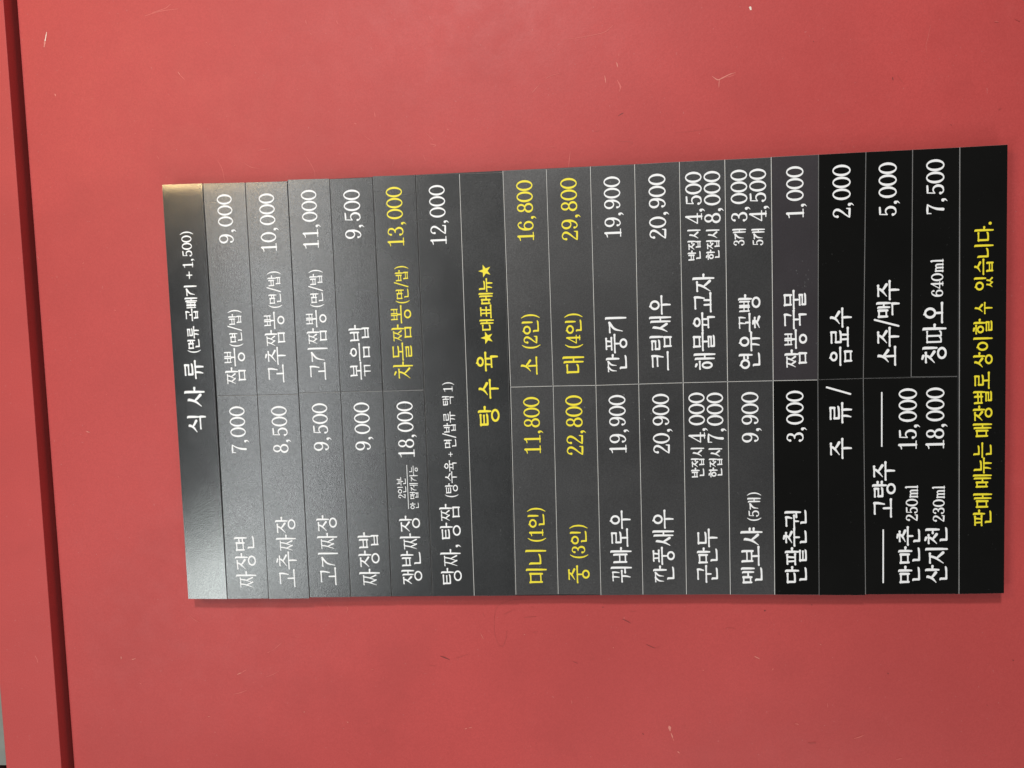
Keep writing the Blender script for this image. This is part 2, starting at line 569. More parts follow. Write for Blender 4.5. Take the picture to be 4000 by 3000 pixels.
SIX = [([(.54, .82), (.50, .915), (.37, .965), (.20, .84), (.105, .58), (.105, .30)], [.09, .065, .055, .09, .12, .12], False),
       oval(.335, .305, .23, .275, .118, .052), ball(.535, .80, .062)]
SERIF = {
    '0': ([oval(.33, .5, .27, .475)], .70),
    '1': ([([(.37, .97), (.37, .03)], [T, T], False), ([(.12, .845), (.24, .87), (.37, .965)], [.05, .06, .07], False), ([(.14, .026), (.60, .026)], [.052, .052], False)], .70),
    '2': ([([(.125, .74), (.17, .90), (.33, .968), (.51, .87), (.535, .70), (.42, .49), (.24, .28), (.09, .07)], [.10, .065, .056, .10, .125, .095, .065, .06], False),
           ([(.085, .05), (.30, .055), (.575, .045)], [.06, .105, .10], False), ([(.575, .05), (.605, .22)], [.09, .045], False), ball(.135, .735, .068)], .70),
    '3': ([([(.125, .80), (.19, .925), (.32, .968), (.49, .88), (.505, .71), (.41, .57), (.26, .525)], [.10, .06, .055, .095, .118, .08, .05], False),
           ([(.26, .525), (.45, .49), (.555, .30), (.50, .11), (.31, .033), (.16, .09), (.105, .21)], [.05, .08, .125, .11, .056, .06, .1], False), ball(.135, .795, .064), ball(.118, .21, .068)], .70),
    '4': ([([(.455, .98), (.455, .03)], [.11, .112], False), ([(.44, .97), (.25, .65), (.045, .30)], [.06, .052, .052], False), ([(.04, .285), (.64, .285)], [.06, .056], False), ([(.28, .026), (.62, .026)], [.05, .05], False)], .70),
    '5': ([([(.155, .94), (.30, .93), (.555, .945)], [.055, .095, .085], False), ([(.155, .95), (.13, .52)], [.05, .05], False),
           ([(.13, .52), (.29, .615), (.47, .56), (.56, .35), (.49, .12), (.30, .033), (.16, .085), (.105, .20)], [.045, .06, .09, .125, .11, .056, .06, .1], False), ball(.118, .20, .066)], .70),
    '6': (SIX, .70),
    '7': ([([(.085, .93), (.30, .935), (.585, .925)], [.075, .105, .07], False), ([(.09, .95), (.072, .73)], [.055, .045], False),
           ([(.58, .92), (.43, .66), (.33, .36), (.30, .05)], [.06, .075, .115, .135], False)], .70),
    '8': ([oval(.335, .745, .195, .225, .105, .054), oval(.335, .27, .24, .24, .122, .056)], .70),
    '9': ([([(.67 - x, 1 - y) for x, y in s[0]], s[1], s[2]) for s in SIX], .70),
    ',': ([ball(.13, .06, .078), ([(.165, .06), (.175, -.06), (.075, -.18)], [.09, .07, .025], False)], .42),
    '.': ([ball(.16, .07, .085)], .40),
    '+': ([([(.06, .44), (.56, .44)], [.085, .085], False), ([(.31, .69), (.31, .19)], [.085, .085], False)], .62),
    '(': ([([(.30, 1.12), (.15, .84), (.10, .46), (.15, .10), (.30, -.20)], [.04, .085, .105, .085, .04], False)], .38),
    ')': ([([(.08, 1.12), (.23, .84), (.28, .46), (.23, .10), (.08, -.20)], [.04, .085, .105, .085, .04], False)], .38),
    '/': ([([(.05, -.10), (.46, 1.08)], [.085, .085], False)], .50),
    'm': ([([(.10, .62), (.17, .62), (.17, .03)], [.05, .10, .11], False), ([(.17, .48), (.27, .61), (.40, .60), (.455, .47), (.455, .03)], [.05, .07, .09, .11, .11], False),
           ([(.455, .48), (.56, .61), (.68, .60), (.735, .47), (.735, .03)], [.05, .07, .09, .11, .11], False)]
          + [([(x - .10, .024), (x + .10, .024)], [.045, .045], False) for x in (.17, .455, .735)], .87),
    'l': ([([(.08, .97), (.18, .98), (.18, .03)], [.045, .10, .115], False), ([(.06, .024), (.31, .024)], [.045, .045], False)], .34),
}
HBOLD = {0: (1.38, 1.12), 7: (1.36, 1.2), 8: (1.2, 1.1), 9: (1.22, 1.1), 10: (1.28, 1.1), 11: (1.3, 1.14), 12: (1.36, 1.18), 13: (1.36, 1.16), 14: (1.36, 1.15), 15: (1.36, 1.16), 16: (1.42, 1.2), 17: (1.42, 1.2), 18: (1.42, 1.3)}


def text_polys(tx, ref, x0, x1, zt, zb, bold):
    """polygons (x, z in metres) of a run of writing fitted to its measured box"""
    hgt = zt - zb
    if tx == '—':
        return [[[(x0, zb), (x1, zb), (x1, zt), (x0, zt)]]]
    if tx == '★':
        cx, cz, r = (x0 + x1) / 2, (zt + zb) / 2 - .03 * hgt, (x1 - x0) / 2 * 1.05
        P = [(cx + (r if i % 2 == 0 else r * .39) * math.sin(math.pi * i / 5), cz + (r if i % 2 == 0 else r * .39) * math.cos(math.pi * i / 5)) for i in range(10)]
        return [[P]]
    pen = 0.0
    items = []
    lo, hi = 9e9, -9e9
    for ch in tx:
        if 0xAC00 <= ord(ch) <= 0xD7A3:
            st, adv, sc, by = syllable(ch), 1.06, 1.0, 0.0
            left = .03
        else:
            st, adv = SERIF[ch]
            sc, by, left = (1.0, 0.0, 0.0) if ref == 'D' else (.84, .09, .02)
            if ref == 'H' and ch == '/':
                sc = .92
        hang = 0xAC00 <= ord(ch) <= 0xD7A3
        for pts, ws, cl in st:
            q = [(pen + left + sc * x, by + sc * y) for x, y in pts]
            for (x, y), a in zip(q, ws):
                lo = min(lo, x - a * sc * .5)
                hi = max(hi, x + a * sc * .5)
            items.append((q, [a * sc for a in ws], cl, hang, pen))
        pen += sc * adv
    sx = (x1 - x0) / (hi - lo)
    glyphs, last = [], None
    asp = min(1.0, max(.8, (sx / hgt) ** .4))
    for q, ws, cl, hang, pn in items:
        P = [(x0 + (x - lo) * sx, zb + y * hgt) for x, y in q]
        W = [a * hgt * asp * (bold[0] if hang else bold[1]) for a in ws]
        n = 2 if (len(P) == 2) else 5
        PP, WW = catmull(P, W, n, cl)
        if pn != last:
            glyphs.append([])
            last = pn
        glyphs[-1] += ribbon(PP, WW, cl)
    return glyphs


ROWS = [[[-301.7,2051.3],[303.2,2051.5],[301.9,1990.7],[-301.6,1990.6]],[[-301.6,1990.6],[301.9,1990.7],[300.3,1929.0],[-301.5,1928.1]],[[-302.0,1928.2],[300.3,1929.0],[299.0,1867.8],[-301.7,1867.0]],[[-300.1,1866.9],[301.1,1867.7],[300.0,1807.0],[-300.2,1805.5]],[[-299.7,1805.4],[298.9,1807.0],[298.6,1746.0],[-299.2,1745.3]],[[-299.2,1745.3],[300.3,1746.0],[299.3,1685.2],[-299.3,1685.6]],[[-299.3,1685.6],[298.9,1685.2],[298.5,1623.9],[-299.7,1624.9]],[[-299.3,1624.9],[297.7,1623.9],[296.9,1563.4],[-298.9,1564.8]],[[-297.8,1564.7],[299.0,1563.4],[298.7,1503.8],[-297.7,1504.3]],[[-297.7,1504.3],[298.5,1503.8],[298.9,1443.6],[-298.1,1443.8]],[[-299.3,1443.8],[299.3,1443.6],[298.7,1383.7],[-299.2,1384.8]],[[-299.0,1384.8],[299.1,1383.7],[299.7,1323.6],[-299.3,1324.1]],[[-299.3,1324.1],[299.7,1323.6],[299.5,1263.3],[-299.7,1263.6]],[[-299.7,1263.6],[299.5,1263.3],[299.6,1202.2],[-300.1,1202.9]],[[-300.2,1202.9],[300.0,1202.2],[300.2,1140.0],[-300.8,1142.1]],[[-301.5,1142.1],[300.2,1140.0],[300.6,1078.7],[-301.9,1079.7]],[[-300.8,1079.7],[300.6,1078.7],[300.6,1018.7],[-300.9,1017.5]],[[-300.9,1017.5],[300.6,1018.7],[300.7,959.1],[-300.9,955.9]],[[-300.9,955.9],[300.7,959.1],[301.2,898.2],[-300.2,896.2]]]
MIDS = {1:[-1.1,1988.6],2:[-1.6,1928.4],4:[0.0,1805.9],5:[-0.5,1744.6],6:[-0.3,1685.3],8:[0.4,1562.6],9:[0.3,1503.0],10:[-0.3,1443.5],11:[-0.1,1384.5],12:[0.0,1323.6],13:[-0.2,1263.5],14:[-0.5,1202.3],15:[-1.1,1142.3],16:[-1.0,1082.4],17:[-1.0,1019.7],18:[-2.0,959.3]}
RUNS = [
    ('0', 'heading', '식', 'H', -53.4, -29.5, 2034.6, 2007.7),
    ('0', 'heading', '사', 'H', -15.9, 12.6, 2036.5, 2007.6),
    ('0', 'heading', '류', 'H', 24.4, 51.2, 2035.3, 2006.4),
    ('0', 'note', '(면류', 'H', 62.3, 100.1, 2027.2, 2009.7),
    ('0', 'note', '곱빼기', 'H', 107.9, 158.2, 2027.4, 2009.5),
    ('0', 'note', '+', 'D', 168.0, 178.5, 2026.9, 2011.8),
    ('0', 'note', '1,500)', 'D', 184.0, 235.0, 2026.8, 2012.2),
    ('1R', 'dish_name', '짬뽕', 'H', 15.3, 67.1, 1973.4, 1944.5),
    ('1R', 'note', '(면/밥)', 'H', 69.2, 121.2, 1964.2, 1946.0),
    ('1R', 'price', '9,000', 'D', 216.0, 285.0, 1971.0, 1949.6),
    ('2R', 'dish_name', '고추짬뽕', 'H', 15.8, 117.0, 1911.7, 1883.6),
    ('2R', 'note', '(면/밥)', 'H', 122.4, 173.8, 1903.3, 1885.7),
    ('2R', 'price', '10,000', 'D', 202.2, 283.3, 1909.9, 1887.8),
    ('3R', 'dish_name', '고기짬뽕', 'H', 17.7, 117.1, 1850.1, 1822.3),
    ('3R', 'note', '(면/밥)', 'H', 121.4, 173.6, 1842.5, 1824.6),
    ('3R', 'price', '11,000', 'D', 204.1, 285.4, 1848.5, 1826.8),
    ('4R', 'dish_name', '볶음밥', 'H', 16.4, 94.3, 1789.2, 1761.3),
    ('4R', 'price', '9,500', 'D', 215.0, 283.0, 1788.0, 1764.9),
    ('5R', 'dish_name', '차돌짬뽕', 'H', 16.5, 120.0, 1727.7, 1700.6),
    ('5R', 'note', '(면/밥)', 'H', 122.5, 174.3, 1719.5, 1701.9),
    ('5R', 'price', '13,000', 'D', 202.4, 284.1, 1727.4, 1705.0),
    ('6', 'dish_name', '탕짜,', 'H', -282.5, -224.4, 1670.9, 1642.9),
    ('6', 'dish_name', '탕짬', 'H', -216.3, -164.7, 1669.8, 1641.9),
    ('6', 'note', '(탕수육', 'H', -154.9, -102.0, 1660.3, 1643.2),
    ('6', 'note', '+', 'D', -96.9, -89.8, 1656.5, 1646.1),
    ('6', 'note', '면/밥류', 'H', -84.3, -32.5, 1659.4, 1642.4),
    ('6', 'note', '택', 'H', -23.7, -10.5, 1659.7, 1643.8),
    ('6', 'note', '1)', 'D', -4.0, 9.2, 1657.3, 1644.6),
    ('6', 'price', '12,000', 'D', 202.1, 283.8, 1666.9, 1644.9),
    ('7', 'heading', '탕', 'H', -54.2, -25.8, 1608.8, 1580.8),
    ('7', 'heading', '수', 'H', -15.3, 12.0, 1607.9, 1579.7),
    ('7', 'heading', '육', 'H', 23.4, 50.5, 1608.6, 1579.9),
    ('7', 'star', '★', 'D', 61.3, 79.0, 1601.6, 1584.6),
    ('7', 'note', '대표메뉴', 'H', 80.3, 152.7, 1602.1, 1583.4),
    ('7', 'star', '★', 'D', 154.2, 171.9, 1601.5, 1584.5),
    ('8L', 'dish_name', '미니', 'H', -281.1, -232.9, 1548.3, 1520.3),
    ('8L', 'note', '(1인)', 'H', -220.7, -172.4, 1543.4, 1520.8),
    ('8L', 'price', '11,800', 'D', -94.4, -14.7, 1544.8, 1522.5),
    ('8R', 'dish_name', '소', 'H', 16.8, 41.8, 1548.0, 1520.4),
    ('8R', 'note', '(2인)', 'H', 53.4, 100.6, 1543.1, 1520.5),
    ('8R', 'price', '16,800', 'D', 202.4, 284.5, 1544.9, 1523.0),
    ('9L', 'dish_name', '중', 'H', -281.5, -255.8, 1488.1, 1460.2),
    ('9L', 'note', '(3인)', 'H', -245.2, -197.6, 1484.3, 1461.9),
    ('9L', 'price', '22,800', 'D', -97.8, -14.0, 1485.8, 1462.8),
    ('9R', 'dish_name', '대', 'H', 16.7, 40.4, 1487.8, 1459.5),
    ('9R', 'note', '(4인)', 'H', 52.2, 99.7, 1483.0, 1461.2),
    ('9R', 'price', '29,800', 'D', 200.4, 284.8, 1484.4, 1462.3),
    ('10L', 'dish_name', '꿔바로우', 'H', -280.9, -177.9, 1428.2, 1400.2),
    ('10L', 'price', '19,900', 'D', -96.2, -15.0, 1425.7, 1402.9),
    ('10R', 'dish_name', '깐풍기', 'H', 17.2, 93.0, 1427.7, 1400.1),
    ('10R', 'price', '19,900', 'D', 202.1, 284.1, 1425.4, 1403.5),
    ('11L', 'dish_name', '깐풍새우', 'H', -280.9, -177.7, 1368.9, 1340.7),
    ('11L', 'price', '20,900', 'D', -98.1, -15.0, 1365.7, 1343.1),
    ('11R', 'dish_name', '크림새우', 'H', 17.6, 120.5, 1367.4, 1339.2),
    ('11R', 'price', '20,900', 'D', 197.6, 284.7, 1364.9, 1342.5),
    ('12L', 'dish_name', '군만두', 'H', -282.3, -205.5, 1307.7, 1280.5),
    ('12L', 'note', '반접시', 'H', -132.7, -91.5, 1314.0, 1296.9),
    ('12L', 'note', '한접시', 'H', -132.7, -92.7, 1289.6, 1272.3),
    ('12L', 'price', '4,000', 'D', -84.0, -14.6, 1316.1, 1294.7),
    ('12L', 'price', '7,000', 'D', -84.5, -15.3, 1291.4, 1269.6),
    ('12R', 'dish_name', '해물육교자', 'H', 17.0, 147.8, 1307.8, 1280.2),
    ('12R', 'note', '반접시', 'H', 166.4, 207.6, 1313.7, 1297.1),
    ('12R', 'note', '한접시', 'H', 166.7, 206.6, 1288.8, 1271.9),
    ('12R', 'price', '4,500', 'D', 215.5, 285.1, 1315.6, 1294.2),
    ('12R', 'price', '8,000', 'D', 215.5, 284.9, 1290.9, 1269.4),
    ('13L', 'dish_name', '멘보샤', 'H', -283.4, -204.5, 1247.7, 1219.6),
    ('13L', 'note', '(5개)', 'H', -194.8, -155.2, 1238.0, 1221.2),
    ('13L', 'price', '9,900', 'D', -85.1, -15.7, 1244.6, 1222.1),
    ('13R', 'dish_name', '연유꽃빵', 'H', 16.7, 117.7, 1247.0, 1219.5),
    ('13R', 'note', '3개', 'H', 184.0, 206.1, 1253.7, 1236.6),
    ('13R', 'price', '3,000', 'D', 216.0, 284.9, 1255.3, 1233.8),
    ('13R', 'note', '5개', 'H', 183.4, 205.1, 1228.4, 1211.7),
    ('13R', 'price', '4,500', 'D', 215.4, 285.1, 1230.6, 1208.8),
    ('14L', 'dish_name', '단팥춘권', 'H', -283.7, -180.9, 1187.7, 1159.3),
    ('14L', 'price', '3,000', 'D', -85.7, -15.5, 1184.5, 1161.8),
    ('14R', 'dish_name', '짬뽕국물', 'H', 16.8, 121.4, 1185.9, 1158.1),
    ('14R', 'price', '1,000', 'D', 217.8, 285.9, 1182.1, 1159.9),
    ('15L', 'heading', '주', 'H', -110.5, -82.1, 1127.3, 1098.4),
    ('15L', 'heading', '류', 'H', -61.5, -33.0, 1127.5, 1098.2),
    ('15L', 'heading', '/', 'H', -22.8, -10.8, 1128.0, 1099.4),
    ('15R', 'dish_name', '음료수', 'H', 17.1, 95.4, 1126.6, 1098.2),
    ('15R', 'price', '2,000', 'D', 215.2, 285.0, 1121.7, 1098.7),
    ('16L', 'rule', '—', 'R', -284.6, -209.5, 1056.9, 1055.0),
    ('16L', 'heading', '고량주', 'H', -192.8, -115.4, 1070.2, 1041.4),
    ('16L', 'rule', '—', 'R', -95.0, -20.3, 1058.8, 1057.0),
    ('16L', 'dish_name', '만만춘', 'H', -284.9, -205.7, 1035.5, 1007.9),
    ('16L', 'note', '250ml', 'D', -198.0, -148.9, 1025.9, 1010.6),
    ('16L', 'price', '15,000', 'D', -99.1, -16.4, 1035.5, 1012.2),
    ('16L', 'dish_name', '산지천', 'H', -284.5, -207.7, 999.8, 971.9),
    ('16L', 'note', '230ml', 'D', -199.6, -150.1, 990.4, 975.4),
    ('16L', 'price', '18,000', 'D', -99.2, -16.3, 999.7, 976.5),
    ('16R', 'dish_name', '소주/맥주', 'H', 15.3, 129.8, 1064.9, 1036.3),
    ('16R', 'price', '5,000', 'D', 215.3, 285.1, 1061.9, 1039.1),
    ('17R', 'dish_name', '칭따오', 'H', 17.3, 98.4, 1004.6, 975.7),
    ('17R', 'note', '640ml', 'D', 106.1, 155.6, 994.0, 979.0),
    ('17R', 'price', '7,500', 'D', 215.3, 286.2, 1001.0, 978.4),
    ('18', 'notice', '판매', 'H', -206.3, -161.7, 937.8, 914.9),
    ('18', 'notice', '메뉴는', 'H', -153.2, -92.1, 938.3, 915.5),
    ('18', 'notice', '매장별로', 'H', -84.3, 3.3, 939.0, 915.9),
    ('18', 'notice', '상이할', 'H', 9.7, 74.2, 939.3, 916.3),
    ('18', 'notice', '수', 'H', 80.8, 96.2, 938.9, 916.4),
    ('18', 'notice', '있습니다.', 'H', 112.5, 201.5, 939.1, 916.3),
    ('1L', 'dish_name', '짜장면', 'H', -284.4, -207.6, 1974.9, 1945.7),
    ('1L', 'price', '7,000', 'D', -85.1, -17.1, 1971.0, 1948.5),
    ('2L', 'dish_name', '고추짜장', 'H', -284.2, -179.9, 1911.6, 1883.5),
    ('2L', 'price', '8,500', 'D', -86.3, -18.2, 1908.8, 1886.2),
    ('3L', 'dish_name', '고기짜장', 'H', -281.8, -178.5, 1850.3, 1822.0),
    ('3L', 'price', '9,500', 'D', -84.4, -15.7, 1848.5, 1826.4),
    ('4L', 'dish_name', '짜장밥', 'H', -282.3, -204.2, 1790.5, 1761.6),
    ('4L', 'price', '9,000', 'D', -85.0, -16.1, 1787.6, 1765.2),
    ('5L', 'dish_name', '쟁반짜장', 'H', -281.4, -180.9, 1728.7, 1700.3),
    ('5L', 'note', '2인분', 'H', -155.4, -125.1, 1729.4, 1717.1),
    ('5L', 'rule', '—', 'R', -171.2, -107.4, 1714.9, 1714.1),
    ('5L', 'note', '안', 'H', -171.3, -161.7, 1712.1, 1699.8),
    ('5L', 'note', '맵게', 'H', -156.8, -133.9, 1711.7, 1699.8),
    ('5L', 'note', '가능', 'H', -131.0, -108.7, 1711.2, 1699.4),
    ('5L', 'price', '18,000', 'D', -96.3, -16.2, 1725.4, 1702.5),
]
MARKS = [
    (0, 4.7, [[504.6,1222.9],[501.9,1221.2]]),
    (0, 1.8, [[511.7,2226.8],[518.8,2225.1],[525.8,2223.0],[532.2,2221.3]]),
    (1, 3.3, [[513.1,2226.3],[519.5,2225.0]]),
    (1, 2.2, [[444.4,2215.7],[441.5,2214.7]]),
    (1, 1.5, [[465.3,2027.9],[461.2,2025.5]]),
    (2, 1.1, [[461.2,2025.5],[452.9,2018.1]]),
    (2, 1.5, [[545.9,2072.0],[550.9,2048.9],[552.7,2022.2]]),
    (2, 1.8, [[549.8,2060.3],[554.6,2041.0],[559.8,2033.1]]),
    (1, 1.5, [[416.2,1273.4],[411.4,1266.6],[413.1,1260.8],[417.4,1251.1],[419.6,1242.6]]),
    (1, 1.1, [[411.3,1264.2],[401.1,1265.0]]),
    (2, 1.1, [[413.7,1258.0],[416.9,1243.0]]),
    (1, 1.8, [[442.4,1403.2],[436.1,1401.3]]),
    (2, 1.5, [[454.2,1400.2],[450.7,1398.8]]),
    (2, 2.2, [[418.4,1402.4],[409.6,1398.4],[402.8,1399.9]]),
    (1, 1.5, [[425.5,1419.7],[416.5,1418.5]]),
    (2, 1.1, [[465.3,1432.0],[463.2,1430.6]]),
    (2, 1.1, [[407.0,1521.4],[412.6,1515.9],[420.2,1508.6]]),
    (2, 1.1, [[425.7,1501.3],[429.4,1494.1],[432.4,1479.9]]),
    (2, 1.1, [[476.8,1475.1],[479.7,1443.5],[483.6,1419.0],[492.1,1406.6]]),
    (3, 1.1, [[370.2,1402.4],[372.7,1397.8],[373.9,1395.0]]),
    (4, 1.1, [[350.4,1434.5],[351.4,1427.1]]),
    (4, 1.1, [[335.7,1405.0],[333.9,1384.0],[329.3,1389.3]]),
    (4, 0.7, [[343.0,1324.6],[344.7,1296.9],[347.9,1272.7]]),
    (4, 1.1, [[352.5,1341.8],[350.3,1338.3]]),
    (3, 1.5, [[401.8,1035.3],[397.7,1034.7]]),
    (4, 1.1, [[404.1,1029.4],[394.4,1022.7]]),
    (2, 0.7, [[466.4,986.8],[448.4,990.6],[440.3,992.6],[430.9,991.2]]),
    (3, 1.1, [[335.4,960.5],[334.0,958.5]]),
    (3, 1.1, [[455.3,1139.2],[453.9,1138.5]]),
    (2, 0.7, [[337.4,1977.0],[326.3,1971.2],[313.5,1968.9],[304.4,1968.0]]),
    (2, 0.7, [[340.1,1848.6],[325.3,1839.3],[313.6,1834.7],[303.6,1835.2]]),
    (2, 0.7, [[333.8,1939.3],[326.0,1928.4],[322.9,1915.3]]),
    (2, 1.1, [[348.8,1915.7],[350.5,1898.7]]),
    (2, 1.1, [[393.5,1744.1],[386.4,1743.3]]),
    (2, 1.8, [[345.3,1665.7],[343.2,1658.5],[340.9,1662.3]]),
    (2, 1.8, [[365.2,1641.3],[363.0,1639.6]]),
    (2, 1.5, [[379.9,1774.2],[378.6,1770.6]]),
    (2, 0.7, [[361.4,1760.3],[351.1,1746.0]]),
    (2, 0.7, [[361.5,1672.3],[350.4,1661.9]]),
    (2, 0.7, [[331.7,1677.2],[322.7,1673.9]]),
    (2, 0.7, [[314.4,1723.8],[323.1,1719.7],[328.5,1721.3]]),
    (2, 1.5, [[525.4,1837.0],[520.1,1835.8]]),
    (2, 1.5, [[522.6,1792.2],[518.0,1791.0]]),
    (2, 1.1, [[507.5,1830.6],[505.0,1829.6]]),
    (2, 1.1, [[519.7,1660.5],[516.2,1658.8]]),
    (2, 1.1, [[529.0,1599.2],[526.8,1597.5]]),
    (2, 1.1, [[431.4,1855.0],[430.2,1853.2]]),
    (2, 1.1, [[382.6,2098.6],[381.1,2097.2]]),
    (2, 1.1, [[349.1,2067.4],[343.5,2064.7]]),
    (2, 1.1, [[300.7,1473.0],[325.0,1469.5]]),
    (2, 0.7, [[357.7,1102.7],[360.6,1092.6]]),
    (2, 0.7, [[333.3,1496.9],[332.4,1491.6]]),
    (2, 1.5, [[211.7,2260.4],[207.9,2258.7]]),
    (2, 1.1, [[197.8,2191.6],[200.0,2189.1]]),
    (1, 1.5, [[-50.5,2204.6],[-52.5,2198.7]]),
    (4, 1.5, [[-50.2,2200.6],[-51.8,2199.1]]),
    (2, 1.1, [[4.3,2169.4],[2.8,2168.7]]),
    (2, 1.1, [[-119.8,2159.6],[-121.4,2157.7]]),
    (2, 1.1, [[128.7,2147.8],[127.9,2144.7]]),
    (1, 1.8, [[-398.0,2174.5],[-402.1,2174.4]]),
    (1, 1.8, [[-402.8,2157.3],[-401.2,2151.5]]),
    (2, 1.8, [[-388.8,2297.7],[-394.0,2295.3],[-399.7,2294.1]]),
    (2, 1.1, [[-411.1,2366.1],[-411.1,2359.8]]),
    (2, 1.1, [[-439.8,2147.7],[-441.4,2144.5]]),
    (1, 1.5, [[-426.6,1993.1],[-423.4,1985.7]]),
    (2, 1.1, [[-423.4,1985.7],[-418.6,1977.5]]),
    (2, 1.1, [[-429.7,1948.0],[-426.5,1938.3],[-420.9,1928.1]]),
    (2, 1.1, [[-456.9,2000.4],[-454.5,1989.5],[-450.4,1978.5]]),
    (2, 1.1, [[-392.1,1944.3],[-390.1,1939.4]]),
    (2, 0.7, [[-388.9,1936.2],[-381.1,1925.9],[-376.0,1919.7]]),
    (2, 1.1, [[-334.6,2062.0],[-340.9,2054.4],[-345.7,2046.7]]),
    (2, 1.1, [[-317.6,1848.2],[-323.0,1844.6]]),
    (2, 1.1, [[-320.8,1823.2],[-323.9,1817.5],[-331.7,1819.9]]),
    (2, 0.7, [[-338.3,1919.6],[-339.1,1916.5]]),
    (2, 1.1, [[-367.4,1899.6],[-368.2,1893.8]]),
    (2, 1.1, [[-438.5,1968.7],[-437.7,1966.7]]),
    (1, 1.1, [[-492.4,2042.7],[-492.0,2039.5]]),
    (1, 1.5, [[-484.3,1892.8],[-483.5,1890.8]]),
    (1, 1.5, [[-499.0,1826.8],[-499.7,1824.9]]),
    (1, 1.5, [[-508.7,1648.6],[-507.9,1645.9]]),
    (1, 1.1, [[-507.1,1642.8],[-506.3,1638.2]]),
    (3, 1.5, [[-397.6,1681.3],[-400.3,1673.8],[-403.4,1667.1]]),
    (4, 0.7, [[-397.2,1679.8],[-399.6,1673.0]]),
    (4, 0.7, [[-401.9,1661.7],[-394.1,1638.6]]),
    (4, 0.7, [[-410.5,1702.1],[-412.8,1686.9]]),
    (4, 0.7, [[-312.3,1549.3],[-313.7,1571.8],[-320.4,1590.7],[-333.4,1597.9],[-360.3,1599.6],[-378.7,1594.6],[-382.6,1588.3],[-371.8,1583.1],[-358.4,1580.8]]),
    (4, 0.7, [[-335.4,1585.6],[-326.7,1568.5]]),
    (4, 1.1, [[-339.7,1555.8],[-338.3,1537.1]]),
    (4, 1.1, [[-332.6,1615.6],[-338.0,1613.9]]),
    (4, 1.1, [[-323.0,1544.1],[-325.3,1540.4]]),
    (4, 1.1, [[-362.3,1543.4],[-360.4,1535.9]]),
    (1, 0.7, [[-362.1,1620.4],[-371.8,1615.8]]),
    (2, 0.7, [[-369.8,1618.8],[-371.8,1614.3]]),
    (1, 1.1, [[-365.0,1556.2],[-365.7,1554.7]]),
    (3, 2.6, [[-330.2,1211.2],[-331.0,1210.1]]),
    (3, 2.2, [[-322.4,1146.3],[-322.8,1145.6]]),
    (3, 1.8, [[-325.0,1440.9],[-324.6,1439.4]]),
    (3, 1.1, [[-342.5,1412.6],[-345.6,1406.1],[-348.6,1400.7]]),
    (4, 0.7, [[-330.5,1402.1],[-331.3,1393.0]]),
    (4, 1.1, [[-352.3,1448.9],[-353.0,1446.0]]),
    (3, 1.1, [[-380.1,1379.0],[-383.6,1372.2],[-385.8,1366.7]]),
    (4, 0.7, [[-385.8,1366.7],[-382.8,1359.4]]),
    (4, 1.1, [[-389.6,1459.4],[-400.7,1456.0],[-402.6,1460.5]]),
    (3, 0.7, [[-405.3,1485.8],[-408.7,1478.5]]),
    (4, 0.7, [[-358.4,1272.0],[-355.5,1261.2],[-357.8,1251.2]]),
    (4, 1.5, [[-365.0,1191.6],[-365.8,1189.8]]),
    (1, 1.8, [[-398.0,1225.8],[-401.7,1218.7]]),
    (2, 1.8, [[-418.3,1201.7],[-416.0,1199.5]]),
    (1, 1.1, [[-384.6,1427.2],[-385.0,1426.1]]),
    (1, 1.1, [[-418.4,1299.3],[-418.4,1298.2]]),
    (1, 1.1, [[-380.0,1134.6],[-381.2,1132.5]]),
    (1, 5.1, [[-502.6,1348.8],[-509.5,1347.5]]),
    (1, 1.8, [[-512.6,1346.4],[-521.0,1343.6]]),
    (2, 1.5, [[-521.0,1343.6],[-524.9,1342.2]]),
    (1, 1.8, [[-540.6,1337.4],[-542.9,1334.5]]),
    (2, 2.2, [[-497.5,1170.1],[-499.0,1165.1]]),
    (2, 1.5, [[-464.1,1489.6],[-469.9,1489.1]]),
    (2, 1.8, [[-518.8,1087.6],[-513.4,1073.5]]),
    (2, 1.1, [[-549.3,1029.4],[-546.9,1020.6]]),
    (3, 1.5, [[-403.1,872.7],[-403.8,870.7]]),
    (3, 1.5, [[-422.5,1041.8],[-423.2,1040.4]]),
    (3, 1.1, [[-468.1,906.3],[-468.9,905.6]]),
    (4, 2.9, [[-526.2,1151.7],[-525.4,1141.0]]),
    (4, 1.1, [[-500.9,1328.6],[-501.7,1325.0]]),
    (2, 1.1, [[-466.2,1124.7],[-473.8,1124.0]]),
    (3, 1.1, [[-513.7,1387.7],[-515.2,1385.5]]),
    (4, 1.1, [[468.0,879.7],[464.4,873.2]]),
    (4, 1.5, [[351.9,899.4],[353.4,896.2]]),
    (2, 1.1, [[466.3,905.5],[465.4,900.6]]),
]

# ------------------------------------------------------------------ the setting
YW = 0.022          # wall plane; the strips' printed faces lie on y = 0
FY = 0.002          # front of the overhead beam
ZB = 2.2695         # its lower edge


